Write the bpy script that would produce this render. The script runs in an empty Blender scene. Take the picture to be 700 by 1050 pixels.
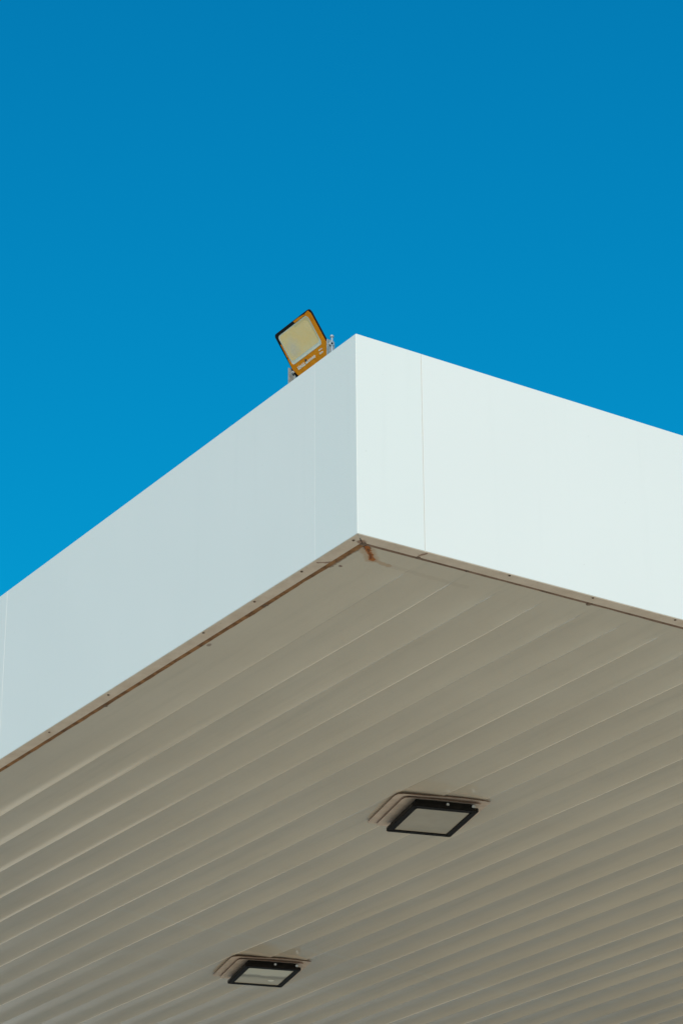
import bpy, bmesh, math, random
from mathutils import Vector, Matrix, noise
random.seed(7)
R = math.radians
scene = bpy.context.scene
COL = scene.collection
G = 5.353            # underside of the canopy fascia above the ground
FH = 0.80            # fascia height
LX, LY = 15.0, 15.0   # canopy size

# ------------------------------------------------------------------ helpers
def tag(o, label=None, cat=None, group=None, kind=None):
    if label: o['label'] = label
    if cat: o['category'] = cat
    if group: o['group'] = group
    if kind: o['kind'] = kind
    return o

def empty(name, loc, rot=(0, 0, 0)):
    o = bpy.data.objects.new(name, None)
    o.empty_display_size = 0.2
    COL.objects.link(o)
    o.location = loc
    o.rotation_euler = rot
    return o

def obj(name, bm, mat, parent=None, smooth=False, loc=(0, 0, 0)):
    bmesh.ops.recalc_face_normals(bm, faces=bm.faces[:])
    me = bpy.data.meshes.new(name)
    bm.to_mesh(me); bm.free()
    if smooth:
        for f in me.polygons: f.use_smooth = True
    for m in (mat if isinstance(mat, (list, tuple)) else [mat]):
        me.materials.append(m)
    o = bpy.data.objects.new(name, me)
    COL.objects.link(o)
    o.parent = parent
    o.location = loc
    return o

def box(bm, lo, hi, bevel=0.0, seg=2, mi=0):
    r = bmesh.ops.create_cube(bm, size=1.0)
    vs = r['verts']
    for v in vs:
        v.co = Vector([lo[i] + (v.co[i] + 0.5) * (hi[i] - lo[i]) for i in range(3)])
    fs = {f for v in vs for f in v.link_faces}
    for f in fs: f.material_index = mi
    if bevel:
        es = {e for v in vs for e in v.link_edges}
        bmesh.ops.bevel(bm, geom=list(es), offset=bevel, segments=seg, affect='EDGES', profile=0.5)
    return bm

def prism(bm, pts, z0, z1, axis=None, bevel=0.0):
    """polygon pts (2D) extruded z0..z1; axis maps (a,b,c)->Vector"""
    ax = axis or (lambda a, b, c: Vector((a, b, c)))
    lo = [bm.verts.new(ax(a, b, z0)) for a, b in pts]
    hi = [bm.verts.new(ax(a, b, z1)) for a, b in pts]
    n = len(pts)
    fs = [bm.faces.new(lo[::-1]), bm.faces.new(hi)]
    for i in range(n):
        fs.append(bm.faces.new((lo[i], lo[(i + 1) % n], hi[(i + 1) % n], hi[i])))
    if bevel:
        es = {e for f in fs[:2] for e in f.edges}
        bmesh.ops.bevel(bm, geom=list(es), offset=bevel, segments=2, affect='EDGES')
    return bm

def cyl(bm, p0, p1, r, seg=20, bevel=0.0):
    p0, p1 = Vector(p0), Vector(p1)
    d = p1 - p0
    m = Matrix.Translation((p0 + p1) / 2) @ d.to_track_quat('Z', 'Y').to_matrix().to_4x4()
    res = bmesh.ops.create_cone(bm, cap_ends=True, segments=seg, radius1=r, radius2=r, depth=d.length, matrix=m)
    if bevel:
        es = {e for v in res['verts'] for e in v.link_edges if len(e.link_faces) == 2
              and any(len(f.verts) > 4 for f in e.link_faces)}
        bmesh.ops.bevel(bm, geom=list(es), offset=bevel, segments=2, affect='EDGES')
    return bm

def rrect(x0, y0, x1, y1, r, n=5):
    pts = []
    for cx, cy, a0 in ((x1 - r, y1 - r, 0), (x0 + r, y1 - r, 90), (x0 + r, y0 + r, 180), (x1 - r, y0 + r, 270)):
        for k in range(n + 1):
            a = R(a0 + 90 * k / n)
            pts.append((cx + r * math.cos(a), cy + r * math.sin(a)))
    return pts

def ring(bm, outer, inner, z0, z1, ax=None):
    """frame between two loops of equal length, extruded"""
    ax = ax or (lambda a, b, c: Vector((a, b, c)))
    n = len(outer)
    V = [[bm.verts.new(ax(a, b, z)) for a, b in L] for L in (outer, inner) for z in (z0, z1)]
    o0, o1, i0, i1 = V
    for k in range(n):
        j = (k + 1) % n
        bm.faces.new((o0[k], o0[j], o1[j], o1[k]))
        bm.faces.new((i0[j], i0[k], i1[k], i1[j]))
        bm.faces.new((o1[k], o1[j], i1[j], i1[k]))
        bm.faces.new((o0[j], o0[k], i0[k], i0[j]))
    return bm

# ------------------------------------------------------------------ materials
class NT:
    def __init__(s, name):
        s.m = bpy.data.materials.new(name); s.m.use_nodes = True
        s.t = s.m.node_tree; s.b = s.t.nodes['Principled BSDF']
    def n(s, typ, **kw):
        nd = s.t.nodes.new(typ)
        for k, v in kw.items(): setattr(nd, k, v)
        return nd
    def link(s, a, b): s.t.links.new(a, b)
    def val(s, sock, v):
        if isinstance(v, (int, float, tuple, list)): sock.default_value = v
        else: s.link(v, sock)
    def math(s, op, a, b=0.0, clamp=False):
        nd = s.n('ShaderNodeMath', operation=op, use_clamp=clamp)
        s.val(nd.inputs[0], a); s.val(nd.inputs[1], b)
        return nd.outputs[0]
    def vmath(s, op, a, b=None, scale=None):
        nd = s.n('ShaderNodeVectorMath', operation=op)
        s.val(nd.inputs[0], a)
        if b is not None: s.val(nd.inputs[1], b)
        if scale is not None: s.val(nd.inputs['Scale'], scale)
        return nd.outputs['Value'] if op in ('DOT_PRODUCT', 'LENGTH', 'DISTANCE') else nd.outputs['Vector']
    def coord(s): 
        return s.n('ShaderNodeTexCoord').outputs['Object']
    def noise(s, scale, detail=4, rough=0.55, vec=None, dist=0.0):
        nd = s.n('ShaderNodeTexNoise')
        nd.inputs['Scale'].default_value = scale; nd.inputs['Detail'].default_value = detail
        nd.inputs['Roughness'].default_value = rough; nd.inputs['Distortion'].default_value = dist
        s.link(vec if vec is not None else s.coord(), nd.inputs['Vector'])
        return nd.outputs['Fac']
    def ramp(s, fac, a, b, lo=0.0, hi=1.0):
        nd = s.n('ShaderNodeMapRange'); nd.interpolation_type = 'SMOOTHSTEP'
        s.val(nd.inputs['Value'], fac)
        nd.inputs['From Min'].default_value = a; nd.inputs['From Max'].default_value = b
        nd.inputs['To Min'].default_value = lo; nd.inputs['To Max'].default_value = hi
        return nd.outputs['Result']
    def mix(s, fac, a, b):
        nd = s.n('ShaderNodeMix', data_type='RGBA')
        s.val(nd.inputs['Factor'], fac)
        for i, v in ((6, a), (7, b)):
            s.val(nd.inputs[i], (*v, 1) if isinstance(v, tuple) and len(v) == 3 else v)
        return nd.outputs[2]
    def bump(s, h, strength, dist):
        nd = s.n('ShaderNodeBump'); nd.inputs['Strength'].default_value = strength
        nd.inputs['Distance'].default_value = dist
        s.link(h, nd.inputs['Height']); s.link(nd.outputs[0], s.b.inputs['Normal'])
    def stretch(s, sc):
        return s.vmath('MULTIPLY', s.coord(), sc)
    def seg(s, p, a, b):
        """distance (xy) from p to the segment a-b and the parameter along it"""
        a, b = Vector((*a, 0)), Vector((*b, 0)); d = b - a
        flat = s.vmath('MULTIPLY', p, (1, 1, 0))
        w = s.vmath('SUBTRACT', flat, tuple(a))
        t = s.math('DIVIDE', s.vmath('DOT_PRODUCT', w, tuple(d)), d.length_squared, clamp=True)
        q = s.vmath('SCALE', tuple(d), scale=t)
        return s.vmath('LENGTH', s.vmath('SUBTRACT', w, q)), t

def base(name, col, rough=0.5, metal=0.0, spec=0.5, var=0.06, nscale=6.0, bump=0.0, bscale=200.0, bdist=0.002):
    k = NT(name)
    f = k.noise(nscale, 5, 0.6)
    lo = tuple(c * (1 - var) for c in col); hi = tuple(min(1, c * (1 + var)) for c in col)
    k.link(k.mix(k.ramp(f, 0.3, 0.7), lo, hi), k.b.inputs['Base Color'])
    k.link(k.ramp(k.noise(nscale * 3, 3), 0.3, 0.7, max(0.02, rough - 0.05), rough + 0.07), k.b.inputs['Roughness'])
    k.b.inputs['Metallic'].default_value = metal
    k.b.inputs['Specular IOR Level'].default_value = spec
    if bump: k.bump(k.noise(bscale, 2), bump, bdist)
    return k.m

def fascia_mat(name, col):
    k = NT(name)
    c = k.coord()
    # slow tonal drift plus faint rain streaks and specks
    drift = k.ramp(k.noise(0.9, 2, vec=c), 0.3, 0.7)
    a = k.mix(drift, tuple(x * 0.985 for x in col), col)
    streak = k.noise(1.0, 4, 0.6, vec=k.vmath('MULTIPLY', c, (14, 14, 0.7)))
    a = k.mix(k.ramp(streak, 0.55, 0.85, 0, 0.10), a, (0.60, 0.60, 0.56))
    speck = k.ramp(k.noise(38, 2, vec=c), 0.73, 0.80, 0, 0.25)
    a = k.mix(speck, a, (0.5, 0.48, 0.43))
    k.link(a, k.b.inputs['Base Color'])
    k.b.inputs['Roughness'].default_value = 0.42
    k.b.inputs['Specular IOR Level'].default_value = 0.35
    k.bump(k.noise(1.6, 1, vec=c), 0.35, 0.010)
    return k.m

M = {}
M['fascia'] = fascia_mat('white_coated_panel', (0.795, 0.775, 0.725))
M['fascia_corner'] = fascia_mat('white_coated_corner_panel', (0.78, 0.77, 0.72))  # slightly darker colour stands in for this panel's angle to the light
M['coping'] = base('white_coping_metal', (0.86, 0.87, 0.86), 0.3, var=0.02)
M['backing'] = base('grey_joint_backing', (0.42, 0.43, 0.42), 0.8)
M['roof'] = base('grey_roof_deck', (0.35, 0.35, 0.34), 0.8)
M['column'] = base('white_column_paint', (0.7, 0.7, 0.67), 0.4)
M['black'] = base('black_powder_coat', (0.012, 0.0095, 0.0075), 0.5, spec=0.10, var=0.3, nscale=40)
M['alu'] = base('bare_aluminium', (0.55, 0.56, 0.56), 0.35, metal=0.9, nscale=30)
M['galv'] = base('galvanised_steel', (0.26, 0.28, 0.28), 0.45, metal=0.4, var=0.2, nscale=60)
M['bolt'] = base('zinc_bolt', (0.42, 0.44, 0.44), 0.35, metal=0.4)
M['rivet'] = base('rusty_fastener', (0.17, 0.11, 0.07), 0.8, var=0.4, nscale=80)
M['cream'] = base('cream_mounting_plate', (0.60, 0.47, 0.36), 0.5, var=0.14, nscale=14)
M['cream_edge'] = base('rusty_plate_edge', (0.20, 0.10, 0.06), 0.8, var=0.4, nscale=50)
M['ink_white'] = base('white_print', (0.80, 0.77, 0.66), 0.5)
M['ink_dark'] = base('dark_print', (0.03, 0.03, 0.03), 0.5)

def soffit_mat():
    k = NT('cream_ribbed_soffit_paint')
    p = k.coord()
    big = k.ramp(k.noise(0.8, 4, 0.6, vec=p), 0.3, 0.7)
    a = k.mix(big, (0.77, 0.66, 0.51), (0.82, 0.71, 0.555))
    along = k.noise(1.0, 5, 0.6, vec=k.vmath('MULTIPLY', p, (16, 0.9, 1)))
    a = k.mix(k.ramp(along, 0.45, 0.8, 0, 0.22), a, (0.47, 0.42, 0.33))
    fine = k.noise(55, 3, 0.6, vec=p)
    a = k.mix(k.ramp(fine, 0.55, 0.8, 0, 0.10), a, (0.40, 0.35, 0.28))
    wob = k.math('MULTIPLY', k.math('SUBTRACT', k.noise(28, 4, 0.7, vec=p), 0.5), 0.034)
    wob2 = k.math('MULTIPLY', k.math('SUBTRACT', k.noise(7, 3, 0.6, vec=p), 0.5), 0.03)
    # two faint bands of reflected light painted across the ribs near the far lamp
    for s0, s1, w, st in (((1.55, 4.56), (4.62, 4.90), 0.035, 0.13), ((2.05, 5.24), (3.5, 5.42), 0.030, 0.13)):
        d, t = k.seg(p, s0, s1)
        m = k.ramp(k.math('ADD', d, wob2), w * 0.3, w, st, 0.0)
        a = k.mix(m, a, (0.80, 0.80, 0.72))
    # rust: halo, then core, of the streak running in from the corner
    for s0, s1, w, st, col in (((0.076, 0.070), (0.172, 0.168), 0.034, 0.55, (0.60, 0.36, 0.19)),
                               ((0.176, 0.168), (0.25, 0.180), 0.016, 0.6, (0.60, 0.38, 0.22)),
                               ((0.25, 0.180), (0.60, 0.190), 0.018, 0.13, (0.45, 0.32, 0.21)),
                               ((0.074, 0.068), (0.105, 0.094), 0.017, 1.0, (0.06, 0.025, 0.014)),
                               ((0.098, 0.086), (0.174, 0.168), 0.0125, 0.95, (0.52, 0.155, 0.02)),
                               ((0.110, 0.098), (0.160, 0.156), 0.006, 0.65, (0.14, 0.045, 0.015)),
                               ((0.105, 0.273), (0.112, 0.279), 0.009, 0.8, (0.20, 0.08, 0.05)),
                               ((0.093, 1.176), (0.095, 1.190), 0.010, 0.6, (0.22, 0.12, 0.08)),
                               ((0.072, 0.09), (0.078, 0.30), 0.014, 0.7, (0.22, 0.11, 0.05))):
        d, t = k.seg(p, s0, s1)
        m = k.ramp(k.math('ADD', d, wob), w * 0.45, w, st, 0.0)
        a = k.mix(m, a, col)
    k.link(a, k.b.inputs['Base Color'])
    k.link(k.ramp(k.noise(3, 3, vec=p), 0.3, 0.7, 0.13, 0.19), k.b.inputs['Roughness'])
    k.b.inputs['Specular IOR Level'].default_value = 0.6
    k.b.inputs['Coat Weight'].default_value = 1.0
    k.b.inputs['Coat Roughness'].default_value = 0.10
    return k.m
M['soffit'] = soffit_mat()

def lip_mat():
    k = NT('grimy_fascia_lip')
    p = k.coord()
    f = k.noise(9, 5, 0.65, vec=p)
    a = k.mix(k.ramp(f, 0.3, 0.75), (0.72, 0.59, 0.46), (0.60, 0.47, 0.35))
    g = k.noise(45, 4, 0.7, vec=p)
    a = k.mix(k.ramp(g, 0.60, 0.75, 0, 0.5), a, (0.26, 0.17, 0.10))
    # rusty drip across the lip below the first panel joint
    wob = k.math('MULTIPLY', k.math('SUBTRACT', k.noise(30, 4, 0.7, vec=p), 0.5), 0.03)
    for s0, s1, w in (((0.020, 0.285), (0.055, 0.262), 0.008), ((0.30, 0.010), (0.29, 0.05), 0.008),
                      ((0.05, 0.05), (0.055, 0.055), 0.02)):
        d, t = k.seg(p, s0, s1)
        a = k.mix(k.ramp(k.math('ADD', d, wob), w * 0.4, w, 0.75, 0), a, (0.20, 0.08, 0.04))
    k.link(a, k.b.inputs['Base Color'])
    k.b.inputs['Roughness'].default_value = 0.55
    k.bump(k.noise(60, 3, vec=p), 0.2, 0.002)
    return k.m
M['lip'] = lip_mat()

def rust_mat(name, a, b):
    k = NT(name)
    f = k.noise(14, 5, 0.7)
    c = k.mix(k.ramp(f, 0.35, 0.65), a, b)
    c = k.mix(k.ramp(k.noise(4, 3), 0.5, 0.65, 0, 0.35), c, (0.10, 0.06, 0.04))
    k.link(c, k.b.inputs['Base Color'])
    k.b.inputs['Roughness'].default_value = 0.9
    k.b.inputs['Specular IOR Level'].default_value = 0.2
    k.bump(k.noise(120, 3), 0.5, 0.003)
    return k.m
M['rust'] = rust_mat('rusted_closure_strip', (0.36, 0.18, 0.075), (0.17, 0.085, 0.04))
M['rust_dark'] = rust_mat('dark_closure_strip', (0.30, 0.20, 0.14), (0.19, 0.12, 0.08))

def film_mat():
    k = NT('orange_plastic_film')
    c = k.mix(k.ramp(k.noise(25, 4), 0.3, 0.7), (0.80, 0.235, 0.0), (0.90, 0.295, 0.004))
    k.link(c, k.b.inputs['Base Color'])
    k.b.inputs['Roughness'].default_value = 0.45
    k.b.inputs['Specular IOR Level'].default_value = 0.15
    k.bump(k.noise(40, 2), 0.25, 0.003)
    return k.m
M['film'] = film_mat()

def lens_mat():
    k = NT('frosted_yellow_lens')
    p = k.coord()
    c = k.mix(k.ramp(k.noise(14, 3, vec=p), 0.3, 0.7), (0.98, 0.66, 0.28), (0.96, 0.70, 0.35))
    d = k.vmath('LENGTH', k.vmath('MULTIPLY', k.vmath('SUBTRACT', p, (-0.060, 0.018, 0)), (1, 1.2, 0)))
    d = k.math('ADD', d, k.math('MULTIPLY', k.math('SUBTRACT', k.noise(22, 3, vec=p), 0.5), 0.09))
    c = k.mix(k.ramp(d, 0.012, 0.055, 0.6, 0.0), c, (0.70, 0.60, 0.48))
    k.link(c, k.b.inputs['Base Color'])
    k.b.inputs['Roughness'].default_value = 0.35
    k.b.inputs['Specular IOR Level'].default_value = 0.2
    return k.m
M['lens'] = lens_mat()
M['lens_rim'] = base('frosted_lens_border', (0.86, 0.82, 0.66), 0.3, var=0.08, nscale=30)

def glass_mat(name, col, rough):
    k = NT(name)
    c = k.mix(k.ramp(k.noise(9, 3), 0.3, 0.7), tuple(x * 0.92 for x in col), col)
    k.link(c, k.b.inputs['Base Color'])
    k.b.inputs['Roughness'].default_value = rough
    k.b.inputs['Specular IOR Level'].default_value = 0.6
    k.b.inputs['Coat Weight'].default_value = 0.5
    k.b.inputs['Coat Roughness'].default_value = 0.05
    return k.m
M['diffuser'] = glass_mat('milky_lamp_glass', (0.56, 0.48, 0.36), 0.25)
def painted_reflection_mat():  # the pane's reflection is painted in as pale and dark bands
    k = NT('painted_reflection_glass')
    p = k.coord()
    sep = k.n('ShaderNodeSeparateXYZ'); k.link(p, sep.inputs[0])
    yv = k.math('ADD', sep.outputs['Y'], k.math('MULTIPLY', k.math('SUBTRACT', k.noise(9, 3, vec=p), 0.5), 0.10))
    c = k.mix(k.ramp(yv, -0.06, -0.01), (0.72, 0.68, 0.54), (0.36, 0.33, 0.25))
    c = k.mix(k.ramp(yv, 0.0, 0.06), c, (0.60, 0.54, 0.42))
    k.link(c, k.b.inputs['Base Color'])
    k.b.inputs['Roughness'].default_value = 0.14
    return k.m
M['diffuser_clear'] = painted_reflection_mat()

def ground_mat():
    k = NT('sunlit_concrete_forecourt')
    p = k.coord()
    c = k.mix(k.ramp(k.noise(0.35, 6, 0.65, vec=p), 0.3, 0.7), (0.66, 0.56, 0.435), (0.72, 0.625, 0.50))
    c = k.mix(k.ramp(k.noise(2.5, 5, 0.7, vec=p), 0.6, 0.8, 0, 0.3), c, (0.25, 0.22, 0.19))
    br = k.n('ShaderNodeTexBrick'); br.offset = 0.0
    br.inputs['Scale'].default_value = 1.0
    br.inputs['Brick Width'].default_value = 4.0; br.inputs['Row Height'].default_value = 4.0
    br.inputs['Mortar Size'].default_value = 0.008
    br.inputs['Color1'].default_value = br.inputs['Color2'].default_value = (1, 1, 1, 1)
    br.inputs['Mortar'].default_value = (0.2, 0.2, 0.2, 1)
    k.link(p, br.inputs['Vector'])
    mx = k.n('ShaderNodeMix', data_type='RGBA', blend_type='MULTIPLY')
    mx.inputs['Factor'].default_value = 1.0
    k.link(c, mx.inputs[6]); k.link(br.outputs['Color'], mx.inputs[7])
    k.link(mx.outputs[2], k.b.inputs['Base Color'])
    k.b.inputs['Roughness'].default_value = 0.85
    return k.m
M['ground'] = ground_mat()

# ------------------------------------------------------------------ ground
bm = bmesh.new()
S = 3000
bmesh.ops.create_grid(bm, x_segments=8, y_segments=8, size=S)
g = obj('ground', bm, M['ground'])
tag(g, kind='structure')
k = NT('added_strip_asphalt')
k.link(k.mix(k.ramp(k.noise(1.2, 6, 0.7), 0.3, 0.7), (0.15, 0.135, 0.11), (0.20, 0.18, 0.15)), k.b.inputs['Base Color'])
k.b.inputs['Roughness'].default_value = 0.9
bm = bmesh.new(); prism(bm, [(-60, 8.6), (40, 8.6), (40, 27), (4.2, 27), (4.2, 11.8), (-60, 11.8)], 0.0005, 0.005)  # unseen dark strip added to shape the reflections on the soffit ribs
tag(obj('added_asphalt_strip', bm, k.m), kind='structure')

# wooded hills on the horizon, unseen, added for the soffit's reflections
def added_hills_mat():
    k = NT('added_wooded_hillside')
    p = k.coord()
    c = k.mix(k.ramp(k.noise(0.03, 6, 0.7, vec=p), 0.35, 0.65), (0.035, 0.05, 0.022), (0.085, 0.085, 0.045))
    k.link(c, k.b.inputs['Base Color']); k.b.inputs['Roughness'].default_value = 0.95
    return k.m
bm = bmesh.new()
NA, NR = 240, 10
def hill_h(az):
    # degrees from +y towards -x
    d = (az + 180) % 360 - 180
    return 8 + 6 * noise.noise(Vector((math.cos(R(az)) * 3, math.sin(R(az)) * 3, 1)))
hv = []
for i in range(NA):
    az = 360 * i / NA; hh_ = hill_h(az); row = []
    for j in range(NR + 1):
        t = j / NR; rr = 380 + 320 * t
        z = hh_ * math.sin(math.pi * t) ** 1.0 * (1 + 0.12 * noise.noise(Vector((az * .2, t * 4, 3)))) - 0.5
        row.append(bm.verts.new((-math.sin(R(az)) * rr, math.cos(R(az)) * rr, z)))
    hv.append(row)
for i in range(NA):
    for j in range(NR):
        a_, b_ = hv[i], hv[(i + 1) % NA]
        bm.faces.new((a_[j], b_[j], b_[j + 1], a_[j + 1]))
tag(obj('added_hills', bm, added_hills_mat(), smooth=True), kind='structure')

# ------------------------------------------------------------------ canopy
canopy = empty('canopy', (0, 0, 0))
tag(canopy, 'large white station canopy with a flat panelled fascia and a ribbed cream underside', 'canopy')
# part meshes are modelled about the fascia's lower corner
U = (0, 0, G)
T = 0.03
GAP = 0.0008
def panelx(y0, y1, X=0.0, sgn=1):      # panel on a face looking along -x (left face)
    b = bmesh.new(); box(b, (min(X, X + sgn * T), y0 + GAP, 0.0025), (max(X, X + sgn * T), y1 - GAP, FH), 0.0006); return b
def panely(x0, x1, Y=0.0, sgn=1):
    b = bmesh.new(); box(b, (x0 + GAP, min(Y, Y + sgn * T), 0.0025), (x1 - GAP, max(Y, Y + sgn * T), FH), 0.0006); return b
# corner panel folded round the corner
b = bmesh.new()
ya, xa = 0.277, 0.289
prism(b, [(0, 0), (xa - GAP, 0), (xa - GAP, T), (T, T), (T, ya - 0.0002), (0, ya - 0.0002)], 0.0025, FH)
es = [e for e in b.edges if abs(e.verts[0].co.z - e.verts[1].co.z) > 0.1 and
      (e.verts[0].co.xy.length < 1e-4 or e.verts[0].co.x > 0.25)]
bmesh.ops.bevel(b, geom=es, offset=0.0022, segments=3, affect='EDGES')
cp = obj('fascia_panel', b, M['fascia_corner'], canopy, loc=U)
tag(cp, 'narrow corner panel folded around the canopy edge')
y = ya - 0.0006
while y < LY - 0.1:
    y1 = min(y + 2.544, LY); obj('fascia_panel', panelx(y, y1), M['fascia'], canopy, loc=U); y = y1
x = xa
while x < LX - 0.1:
    x1 = min(x + 2.544, LX); obj('fascia_panel', panely(x, x1), M['fascia'], canopy, loc=U); x = x1
obj('fascia_panel', panelx(T, LY - T, LX, -1), M['fascia'], canopy, loc=U)
obj('fascia_panel', panely(T, LX - T, LY, -1), M['fascia'], canopy, loc=U)
# joint backing behind the panels
b = bmesh.new()
box(b, (T + .0005, T + .003, 0.01), (T + 0.02, LY - T, FH - 0.03)); obj('joint_backing', b, M['backing'], canopy, loc=U)
b = bmesh.new()
box(b, (T + 0.022, T + .0005, 0.01), (LX - T, T + 0.02, FH - 0.03)); obj('joint_backing', b, M['backing'], canopy, loc=U)
# coping along the top
CW = 0.15
b = bmesh.new()
ring(b, [(0.004, 0.004), (LX - .004, 0.004), (LX - .004, LY - .004), (0.004, LY - .004)], [(CW, CW), (LX - CW, CW), (LX - CW, LY - CW), (CW, LY - CW)], FH + 0.0005, FH + 0.002)
obj('coping', b, M['coping'], canopy, loc=U)
# roof deck
b = bmesh.new(); box(b, (0.06, 0.06, 0.42), (LX - 0.05, LY - 0.05, 0.50)); obj('roof_deck', b, M['roof'], canopy, loc=U)
# lips returning under the fascia, mitred at the corner
LW = 0.054
mg = 0.0014
b = bmesh.new()
prism(b, [(0.0012, 0.0012 + mg * 2), (LW, LW + mg * 2), (LW, LY - 0.01), (0.0012, LY - 0.01)], 0.0, 0.0022)
lip = obj('fascia_lip', b, M['lip'], canopy, loc=U)
rv = []
for px, py in ((0.018, 0.054), (0.011, 0.384), (0.013, 0.714), (0.008, 1.08), (0.019, 1.86), (0.020, 2.381), (0.015, 2.9), (0.012, 3.5)):
    b = bmesh.new(); cyl(b, (px, py, -0.0032), (px, py, 0.0), 0.0050, 12, 0.001); obj('rivet', b, M['rivet'], lip)
b = bmesh.new()
prism(b, [(0.0012 + mg * 2, 0.0012), (LX - 0.01, 0.0012), (LX - 0.01, LW), (LW + mg * 2, LW)], 0.0, 0.0022)
lip2 = obj('fascia_lip', b, M['lip'], canopy, loc=U)
for px, py in ((0.668, 0.009), (1.054, 0.011), (1.45, 0.012), (2.0, 0.012)):
    b = bmesh.new(); cyl(b, (px, py, -0.0032), (px, py, 0.0), 0.0048, 12, 0.001); obj('rivet', b, M['rivet'], lip2)
# rusty closure strips filling the gap between lip and soffit, with an uneven inner edge
def strip(length, w, along_y, seed):
    b = bmesh.new(); N = int(length / 0.02)
    def P(s, o): return Vector((o, s, 0)) if along_y else Vector((s, o, 0))
    inn, out, top = [], [], []
    for i in range(N + 1):
        s = 0.045 + (length - 0.06) * i / N
        nz = noise.noise(Vector((s * 3.1, seed, 0))) * 0.18 + noise.noise(Vector((s * 14, seed, 3))) * 0.12
        o = LW + w * (1 + nz)
        out.append(b.verts.new(P(s, LW - 0.004) + Vector((0, 0, 0.0024))))
        inn.append(b.verts.new(P(s, o) + Vector((0, 0, 0.0006))))
        top.append(b.verts.new(P(s, o) + Vector((0, 0, 0.006))))
    for i in range(N):
        b.faces.new((out[i], out[i + 1], inn[i + 1], inn[i]))
        b.faces.new((inn[i], inn[i + 1], top[i + 1], top[i]))
    return b
tag(obj('closure_strip', strip(LY, 0.021, True, 1.0), M['rust'], canopy, loc=U), 'rusty brown strip')
obj('closure_strip', strip(LX, 0.016, False, 5.0), M['rust_dark'], canopy, loc=U)
# rust blobs hanging in the joint
for px, py, r in ((0.070, 0.726, .009), (0.073, 1.982, .009), (0.868, 0.061, .007), (1.079, 0.066, .010), (0.298, 0.055, .008),
                  (0.32, 0.060, .006), (0.516, 0.062, .007), (0.066, 0.063, .012)):
    b = bmesh.new()
    m = Matrix.Translation((px, py, 0.001)) @ Matrix.Diagonal((1, 1.3, 0.35, 1))
    res = bmesh.ops.create_icosphere(b, subdivisions=2, radius=r, matrix=m)
    for v in res['verts']: v.co += noise.noise_vector(v.co * 90) * r * 0.35
    obj('rust_scale', b, M['rivet'], canopy, smooth=True, loc=U)

# ribbed soffit sheet
PER = 0.1957
X0 = 0.336 - PER           # creases fall on X0 + k*PER
prof = [(0.0, 1.0), (0.006, 0.92), (0.022, 0.10), (0.03, 0.0), (0.06, 0.0), (0.12, 0.0), (0.22, 0.0), (0.30, 0.0), (0.36, 0.0)]
UU = [.1, .2, .3, .4, .5, .6, .7, .78, .85, .9, .94, .97, 1.0]
def hcurve(u): return (0.86 * u ** 2.0, 0.14 * u ** 7)
for u in UU: prof.append((0.36 + 0.634 * u, hcurve(u)))
xs = [(0.060, 0.0, 0), (0.09, 0.0, 0), (0.14, 0.0, 0), (0.18, 0.0, 0)]
for u in UU: xs.append((0.19 + (0.335 - 0.19) * u, tuple(q * 0.9 for q in hcurve(u)), 0))
k = 1
while X0 + (k + 1) * PER < LX - 0.08:
    for t, h in prof: xs.append((X0 + (k + t) * PER, h, k))
    k += 1
xs.append((X0 + k * PER + 0.01, 0, k)); xs.append((LX - 0.032, 0, k))
ys = [0.058, 0.09, 0.115, 0.13, 0.145, 0.16, 0.175, 0.19, 0.21, 0.23, 0.25, 0.28, 0.32, 0.38]
while ys[-1] < LY - 0.4: ys.append(ys[-1] + (0.08 if ys[-1] < 6.5 else 0.2))
ys += [LY - 0.032]
DEP = 0.0138
jit = [random.uniform(0.88, 1.12) for _ in range(k + 2)]
b = bmesh.new(); rows = []
for yy in ys:
    s = min(1, max(0, (yy - 0.11) / 0.34)); s = s * s * (3 - 2 * s)
    row = []
    for xx, h, kk in xs:
        wav = noise.noise(Vector((xx * 0.9, yy * 0.55, 2.0))) * 0.0022 + noise.noise(Vector((xx * 3.0, yy * 1.1, 9.0))) * 0.0008
        edge = min(1, max(0, (min(xx, yy) - 0.06) / 0.3))
        ld = min(math.hypot(xx - 1.978, yy - 2.387), math.hypot(xx - 2.758, yy - 5.135))
        fl_ = min(1, max(0, (ld - 0.24) / 0.60)); fl_ = 0.45 + 0.55 * fl_ * fl_ * (3 - 2 * fl_)
        dd = fl_ * DEP * jit[kk] * (1 + 0.10 * noise.noise(Vector((kk * 7.3, yy * 0.8, 4))))
        gy = min(1, max(0, (yy - 0.1) / 4.0)); dd *= 0.62 + 0.42 * gy * gy * (3 - 2 * gy)
        s2 = min(1, max(0, (yy - 0.2) / 1.6)); s2 = s2 * s2 * (3 - 2 * s2)
        hg, hs_ = h if isinstance(h, tuple) else (h * .82, h * .18)
        row.append(b.verts.new((xx, yy, 0.0036 - (hg * s + hs_ * s2) * dd + wav * edge)))
    rows.append(row)
for i in range(len(ys) - 1):
    for j in range(len(xs) - 1):
        b.faces.new((rows[i][j], rows[i + 1][j], rows[i + 1][j + 1], rows[i][j + 1]))
# keep the folds crisp: sharp edges along every crease and at the foot of its return
for j, (xx, h, kk) in enumerate(xs):
    t = ((xx - X0) / PER) % 1.0
    if xx > 0.3 and (t < 0.002 or t > 0.998 or abs(t - 0.03) < 0.002):
        for i in range(len(ys) - 1):
            e_ = b.edges.get((rows[i][j], rows[i + 1][j]))
            if e_: e_.smooth = False
so = obj('soffit', b, M['soffit'], canopy, smooth=True, loc=U)
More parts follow.
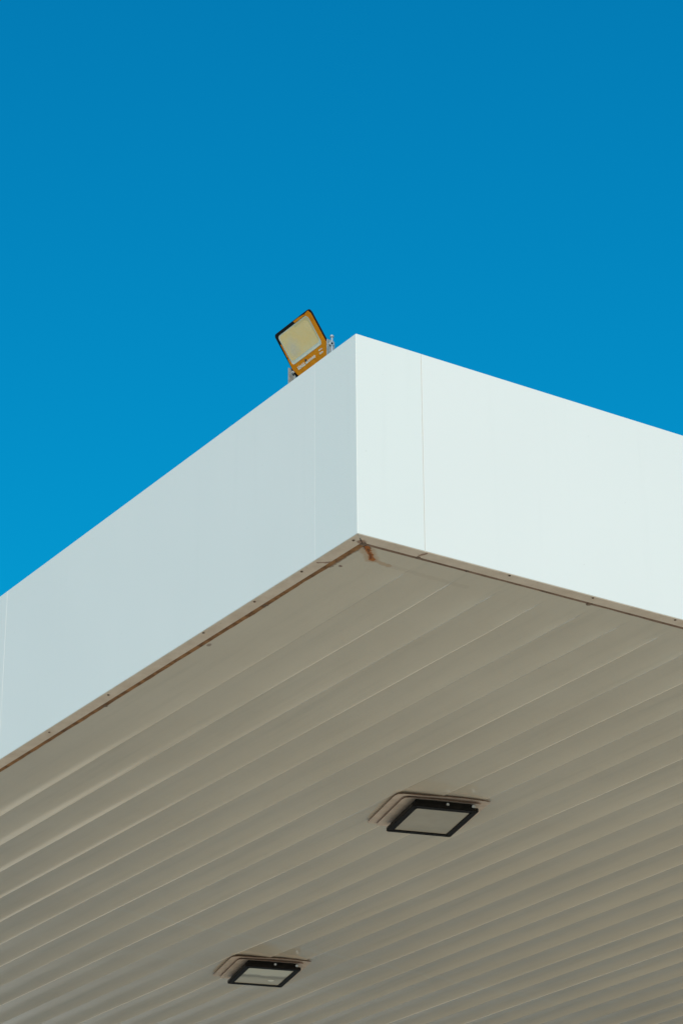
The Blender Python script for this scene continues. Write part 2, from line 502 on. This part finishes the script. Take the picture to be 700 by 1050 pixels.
# columns that carry the canopy (beyond the frame)
for cx, cy in ((10.8, 7.5), (13.6, 7.5)):
    b = bmesh.new(); box(b, (cx - .16, cy - .16, 0.004), (cx + .16, cy + .16, G - 0.02), 0.012)
    obj('column', b, M['column'], canopy)

# ------------------------------------------------------------------ soffit lamps
def warped_plate(w, d, z0, th, lift, seed, n=14):
    """thin plate with a lifted back edge, rounded corners; local x right, y inward, z down negative"""
    b = bmesh.new(); top, bot = [], []
    for i in range(n + 1):
        rt, rb = [], []
        for j in range(n + 1):
            u, v = i / n, j / n
            x_, y_ = (u - .5) * w, (v - .5) * d
            c = 0.02                     # round the corners a little
            dx, dy = abs(x_) - (w / 2 - c), abs(y_) - (d / 2 - c)
            if dx > 0 and dy > 0:
                L = math.hypot(dx, dy)
                if L > 0:
                    s = c * max(dx, dy) / c / L
                    x_ = math.copysign(w / 2 - c + dx * s, x_); y_ = math.copysign(d / 2 - c + dy * s, y_)
            zz = z0 - lift * (max(0, 1 - v * 5) ** 1.5) * (0.5 + 0.5 * math.sin(u * 7 + seed)) - lift * .7 * max(0, 1 - u * 6) ** 2
            rt.append(b.verts.new((x_, y_, zz))); rb.append(b.verts.new((x_, y_, zz - th)))
        top.append(rt); bot.append(rb)
    for i in range(n):
        for j in range(n):
            b.faces.new((top[i][j], top[i + 1][j], top[i + 1][j + 1], top[i][j + 1]))
            b.faces.new((bot[i][j], bot[i][j + 1], bot[i + 1][j + 1], bot[i + 1][j]))
    for i in range(n):
        for A, B in (((i, 0), (i + 1, 0)), ((i, n), (i + 1, n)), ((0, i), (0, i + 1)), ((n, i), (n, i + 1))):
            f = b.faces.new((top[A[0]][A[1]], top[B[0]][B[1]], bot[B[0]][B[1]], bot[A[0]][A[1]])); f.material_index = 1
    return b

def make_lamp(loc, label, glass):
    root = empty('canopy_light', loc, (0, 0, R(-16)))
    tag(root, label, 'ceiling light', 'square lights under the canopy')
    obj('mounting_plate', warped_plate(0.452, 0.455, -0.0040, 0.003, 0.005, 0.3), [M['cream'], M['cream_edge']], root)
    b = warped_plate(0.372, 0.43, -0.0150, 0.003, 0.002, 1.7); bmesh.ops.translate(b, verts=b.verts[:], vec=(0.0, 0.005, 0))
    obj('backing_plate', b, [M['cream'], M['cream_edge']], root)
    hx, hy, ox, oy = 0.158, 0.197, 0.008, -0.022
    b = bmesh.new(); box(b, (ox - hx + .016, oy - hy + .014, -0.052), (ox + hx - .016, oy + hy - .014, -0.0215), 0.006)
    hs = obj('housing', b, M['black'], root)
    b = bmesh.new()
    ring(b, rrect(ox - hx, oy - hy, ox + hx, oy + hy, 0.012), rrect(ox - hx + .031, oy - hy + .036, ox + hx - .031, oy + hy - .030, 0.006), -0.060, -0.044)
    bmesh.ops.bevel(b, geom=[e for e in b.edges if abs(e.verts[0].co.z + .060) < 1e-5 and abs(e.verts[1].co.z + .060) < 1e-5], offset=0.002, segments=2, affect='EDGES')
    fr = obj('frame', b, M['black'], root)
    for p0, p1, rr in (((ox + .012, oy - hy + .016, -.036), (ox + .012, oy - hy + .008, -.036), .007),
                       ((ox + hx - .024, oy - hy + .016, -.036), (ox + hx - .024, oy - hy + .006, -.036), .008)):
        b = bmesh.new(); cyl(b, p0, p1, rr, 12, .001); obj('side_bolt', b, M['alu'], hs)
    b = bmesh.new(); box(b, (ox + hx - .004, oy - .08, -0.054), (ox + hx + .006, oy + .03, -0.046), .002)
    obj('hinge', b, M['black'], fr)
    b = bmesh.new(); box(b, (ox - hx + .026, oy - hy + .030, -0.0555), (ox + hx - .026, oy + hy - .025, -0.0525), .001)
    obj('glass', b, glass, root)
    return root
make_lamp((1.968, 2.387, G), 'square black framed light with plain milky glass under the canopy, nearer its corner', M['diffuser'])
lamp_far = make_lamp((2.758, 5.135, G), 'smaller looking square black framed light with a reflection painted in its shiny glass, further in under the canopy', M['diffuser_clear'])
b = bmesh.new(); cyl(b, (0.070, 0.055, -0.0572), (0.070, 0.055, -0.0550), 0.018, 16, .001)  # pale disc painted in as the bright spot of the glass reflection
obj('reflected_spot', b, M['ink_white'], lamp_far)

# ------------------------------------------------------------------ floodlight on the coping
FLZ = G + FH + 0.002
fl = empty('floodlight', (0.085, 0.4425, FLZ))
tag(fl, 'small floodlight with torn orange film and yellow lens tilted over the white fascia edge', 'floodlight')
# tilted head frame: local u = along -y, v = up the face, w = out of the face
head_c = Vector((0.0 - 0.085, 0.0, 1.055 - 0.80 - 0.001)) 
v_ = Vector((-0.555, 0, 0.832)).normalized(); u_ = Vector((0, -1, 0)); w_ = u_.cross(v_)
W, HH = 0.25, 0.205
org = head_c - v_ * (HH / 2)
basis = Matrix((u_, v_, w_)).transposed().to_4x4()
def head(name, bm, mat, parent=None, smooth=False):
    o = obj(name, bm, mat, parent or fl, smooth)
    if parent is None:
        o.matrix_local = Matrix.Translation(org) @ basis
    return o
b = bmesh.new()
pts = rrect(-W / 2 + .004, -HH / 2 + .004, W / 2 - .004, HH / 2 - .004, 0.014)
prism(b, pts, -0.011, -0.004)
box(b, (-0.070, -0.065, -0.035), (0.070, 0.065, -0.0112), 0.006)
hous = head('housing', b, M['black'])
b = bmesh.new()
for i in range(9):                       # cooling fins on the back
    yy = -0.056 + i * 0.014
    box(b, (-0.055, yy - .002, -0.050), (0.055, yy + .002, -0.0352), .0006)
obj('cooling_fin', b, M['black'], hous)
lx0, lx1, ly0, ly1 = -W / 2 + 0.014, W / 2 - 0.026, HH / 2 - 0.139, HH / 2 - 0.013
b = bmesh.new()
ring(b, rrect(-W / 2, -HH / 2, W / 2, HH / 2, 0.013), rrect(lx0, ly0, lx1, ly1, 0.012), -0.006, 0.0)
bez = head('front_frame', b, M['black'])
def film(pts, z=0.0012, s=None):
    b = bmesh.new(); prism(b, pts, 0.0002, z); return b
film_bm = bmesh.new()
def fpoly(pts): prism(film_bm, pts, 0.0003, 0.0014)
def jag(x0, y0, x1, y1, n=5, a=0.002):
    return [(x0 + (x1 - x0) * i / n + random.uniform(-a, a), y0 + (y1 - y0) * i / n + random.uniform(-a, a)) for i in range(n + 1)]
hw, hh = W / 2, HH / 2
e = 0.0025
# bottom band and right side as one L-shaped piece
fpoly([(-hw + .030, -hh + .001), (hw - .008, -hh + .001), (hw - e, -hh + .010), (hw - e, hh - .020), (hw - .012, hh - .004),
       (lx1 - .010, hh - .006), (lx1 - .012, ly1 + .001), (lx1 - .001, ly1 - .011), (lx1 + .0012, ly1 - .02), (lx1 + .0012, ly0 + .012), (lx1 - .004, ly0 + .002), (lx1 - .012, ly0 - .0012),
       (lx0 + .010, ly0 - .0012), (lx0 + .003, ly0 + .004), (lx0 - .001, ly0 + .012), (lx0 - .0012, ly0 + .035), (-hw + .006, ly0 + .030), (-hw + .003, ly0 - .01), (-hw + .007, ly0 - .02), (-hw + .016, -hh + .022)])
# left strip above it and the leftover on the top edge
fpoly([(-hw + .0075, ly0 + .036), (lx0 - .0012, ly0 + .036), (lx0 - .0012, ly0 + .088), (lx0 - .004, ly0 + .094), (-hw + .009, ly0 + .075)])
fpoly([(0.014, ly1 + .0012), (lx1 - .014, ly1 + .0012), (lx1 - .016, hh - .006), (0.07, hh - .0045), (0.040, hh - e), (0.010, hh - .003), (0.016, hh - .008)])
flm = obj('orange_film', film_bm, M['film'], bez)
tag(flm, 'torn orange film covering most of the frame')
# printed marks on the film's bottom band (too small to read in the photograph)
yb = hh - 0.161
def strokes(name, x0, x1, yc, h, n):
    b = bmesh.new()
    st = (x1 - x0) / n
    for i in range(n):
        xx = x0 + i * st; hgt = h * random.uniform(.75, 1)
        box(b, (xx, yc - hgt / 2, .0014), (xx + st * .55, yc + hgt / 2, .0019))
        yo = random.choice((-.3, 0, .3)) * h
        box(b, (xx + .0004, yc + yo - h * .09, .00142), (xx + st * 1.05, yc + yo + h * .09, .0018))
    obj(name, b, M['ink_white'], bez)
strokes('printed_word', -hw + 0.034, -hw + 0.084, yb, 0.014, 5)
strokes('printed_word', -hw + 0.108, -hw + 0.158, yb, 0.011, 5)
strokes('printed_mark', -hw + 0.184, -hw + 0.208, yb - .004, 0.007, 3)
strokes('printed_mark', -hw + 0.188, -hw + 0.212, yb + .008, 0.006, 3)
b = bmesh.new()
prism(b, [(-hw + .088, yb - .005), (-hw + .104, yb - .005), (-hw + .104, yb + .003), (-hw + .088, yb + .003)], .0014, .0019)
obj('printed_emblem', b, M['ink_white'], bez)
b = bmesh.new()
prism(b, [(-hw + .096, yb + .001), (-hw + .103, yb + .008), (-hw + .097, yb + .014), (-hw + .090, yb + .008)], .0014, .0024)
obj('printed_emblem', b, M['ink_dark'], bez)
# lens: pale border and yellow field
b = bmesh.new(); prism(b, rrect(lx0 - .002, ly0 - .002, lx1 + .002, ly1 + .002, .012), -0.0055, -0.0008)
lens = head('lens', b, M['lens_rim'])
b = bmesh.new(); prism(b, rrect(lx0 + .006, ly0 + .014, lx1 - .006, ly1 - .004, .014), -0.0012, -0.0002)
obj('yellow_field', b, M['lens'], lens)
# galvanised U bracket with pivot bolts
b = bmesh.new()
box(b, (-0.020, -0.143, 0.0), (0.020, 0.132, 0.004), .001)
AY = {1: 0.1315, -1: 0.1405}
for s in (-1, 1):
    a = s * AY[s]
    box(b, (-0.016, a - .0018, 0.004), (0.016, a + .0018, 0.136), .001)
    box(b, (0.010, a - .006, 0.004), (0.016, a + .006, 0.128), .001)
br = obj('bracket', b, M['galv'], fl)
for s in (-1, 1):
    a = s * AY[s]
    b = bmesh.new(); cyl(b, (0.002, a - s * .012, 0.118), (0.002, a + s * .010, 0.118), 0.0055, 12, .001)
    cyl(b, (0.002, a + s * .003, 0.118), (0.002, a + s * .010, 0.118), 0.010, 6, .001)
    obj('pivot_bolt', b, M['bolt'], br)
    if s < 0:
        b = bmesh.new(); cyl(b, (0.004, a - .006, 0.003), (0.004, a - .006, 0.150), 0.004, 10, .001)
        cyl(b, (0.004, a - .006, 0.145), (0.004, a - .006, 0.1545), 0.0075, 12, .002)
        obj('threaded_rod', b, M['bolt'], br)

# ------------------------------------------------------------------ camera
fpx, yaw, pitch, roll = 2.648060894539491, 0.98965874440103, 0.4351914465227605, -0.0058893948363394405
cpos = Vector((-4.577548872109811, -6.8673506643760565, -3.7528646568013206 + G))
fw = Vector((math.cos(yaw) * math.cos(pitch), math.sin(yaw) * math.cos(pitch), math.sin(pitch)))
r0 = fw.cross(Vector((0, 0, 1))).normalized(); u0 = r0.cross(fw)
r1 = r0 * math.cos(roll) + u0 * math.sin(roll); u1 = -r0 * math.sin(roll) + u0 * math.cos(roll)
cd = bpy.data.cameras.new('camera'); cam = bpy.data.objects.new('camera', cd); COL.objects.link(cam)
mw = Matrix((r1, u1, -fw)).transposed().to_4x4(); mw.translation = cpos
cam.matrix_world = mw
cd.sensor_fit = 'VERTICAL'; cd.sensor_height = 36.0; cd.sensor_width = 24.0
cd.lens = 36.0 * fpx * 1000 / 1050
cd.clip_start = 0.1; cd.clip_end = 20000
scene.camera = cam

# ------------------------------------------------------------------ light
SUN_EL, SUN_AZ = R(33), math.atan2(-0.55, -0.835)      # azimuth from +y toward +x
sd = Vector((math.sin(SUN_AZ) * math.cos(SUN_EL), math.cos(SUN_AZ) * math.cos(SUN_EL), math.sin(SUN_EL)))
sl = bpy.data.lights.new('sun', 'SUN'); so_ = bpy.data.objects.new('sun', sl); COL.objects.link(so_)
so_.rotation_euler = sd.to_track_quat('Z', 'Y').to_euler()
so_.location = (-20, -30, 40)
sl.energy = 3.38; sl.angle = R(0.53); sl.color = (1.0, 0.915, 0.80)

w = bpy.data.worlds.new('World'); scene.world = w; w.use_nodes = True
nt = w.node_tree; bg = nt.nodes['Background']
sky = nt.nodes.new('ShaderNodeTexSky'); sky.sky_type = 'NISHITA'; sky.sun_disc = False
sky.sun_elevation = SUN_EL; sky.sun_rotation = SUN_AZ % (2 * math.pi)
sky.air_density = 2.5; sky.dust_density = 0.0; sky.ozone_density = 3.0; sky.altitude = 300
mul = nt.nodes.new('ShaderNodeMix'); mul.data_type = 'RGBA'; mul.blend_type = 'MULTIPLY'
mul.inputs['Factor'].default_value = 1.0
mul.inputs[7].default_value = (0.003, 0.465, 0.80, 1)      # clear teal sky of the graded photograph
nt.links.new(sky.outputs[0], mul.inputs[6]); nt.links.new(mul.outputs[2], bg.inputs['Color'])
bg.inputs['Strength'].default_value = 0.15

vs = scene.view_settings
scene.display_settings.display_device = 'sRGB'
vs.view_transform = 'Standard'; vs.look = 'None'; vs.exposure = 0.0; vs.gamma = 1.0; vs.use_curve_mapping = False
scene.cycles.use_denoising = True
scene.cycles.max_bounces = 8; scene.cycles.diffuse_bounces = 5
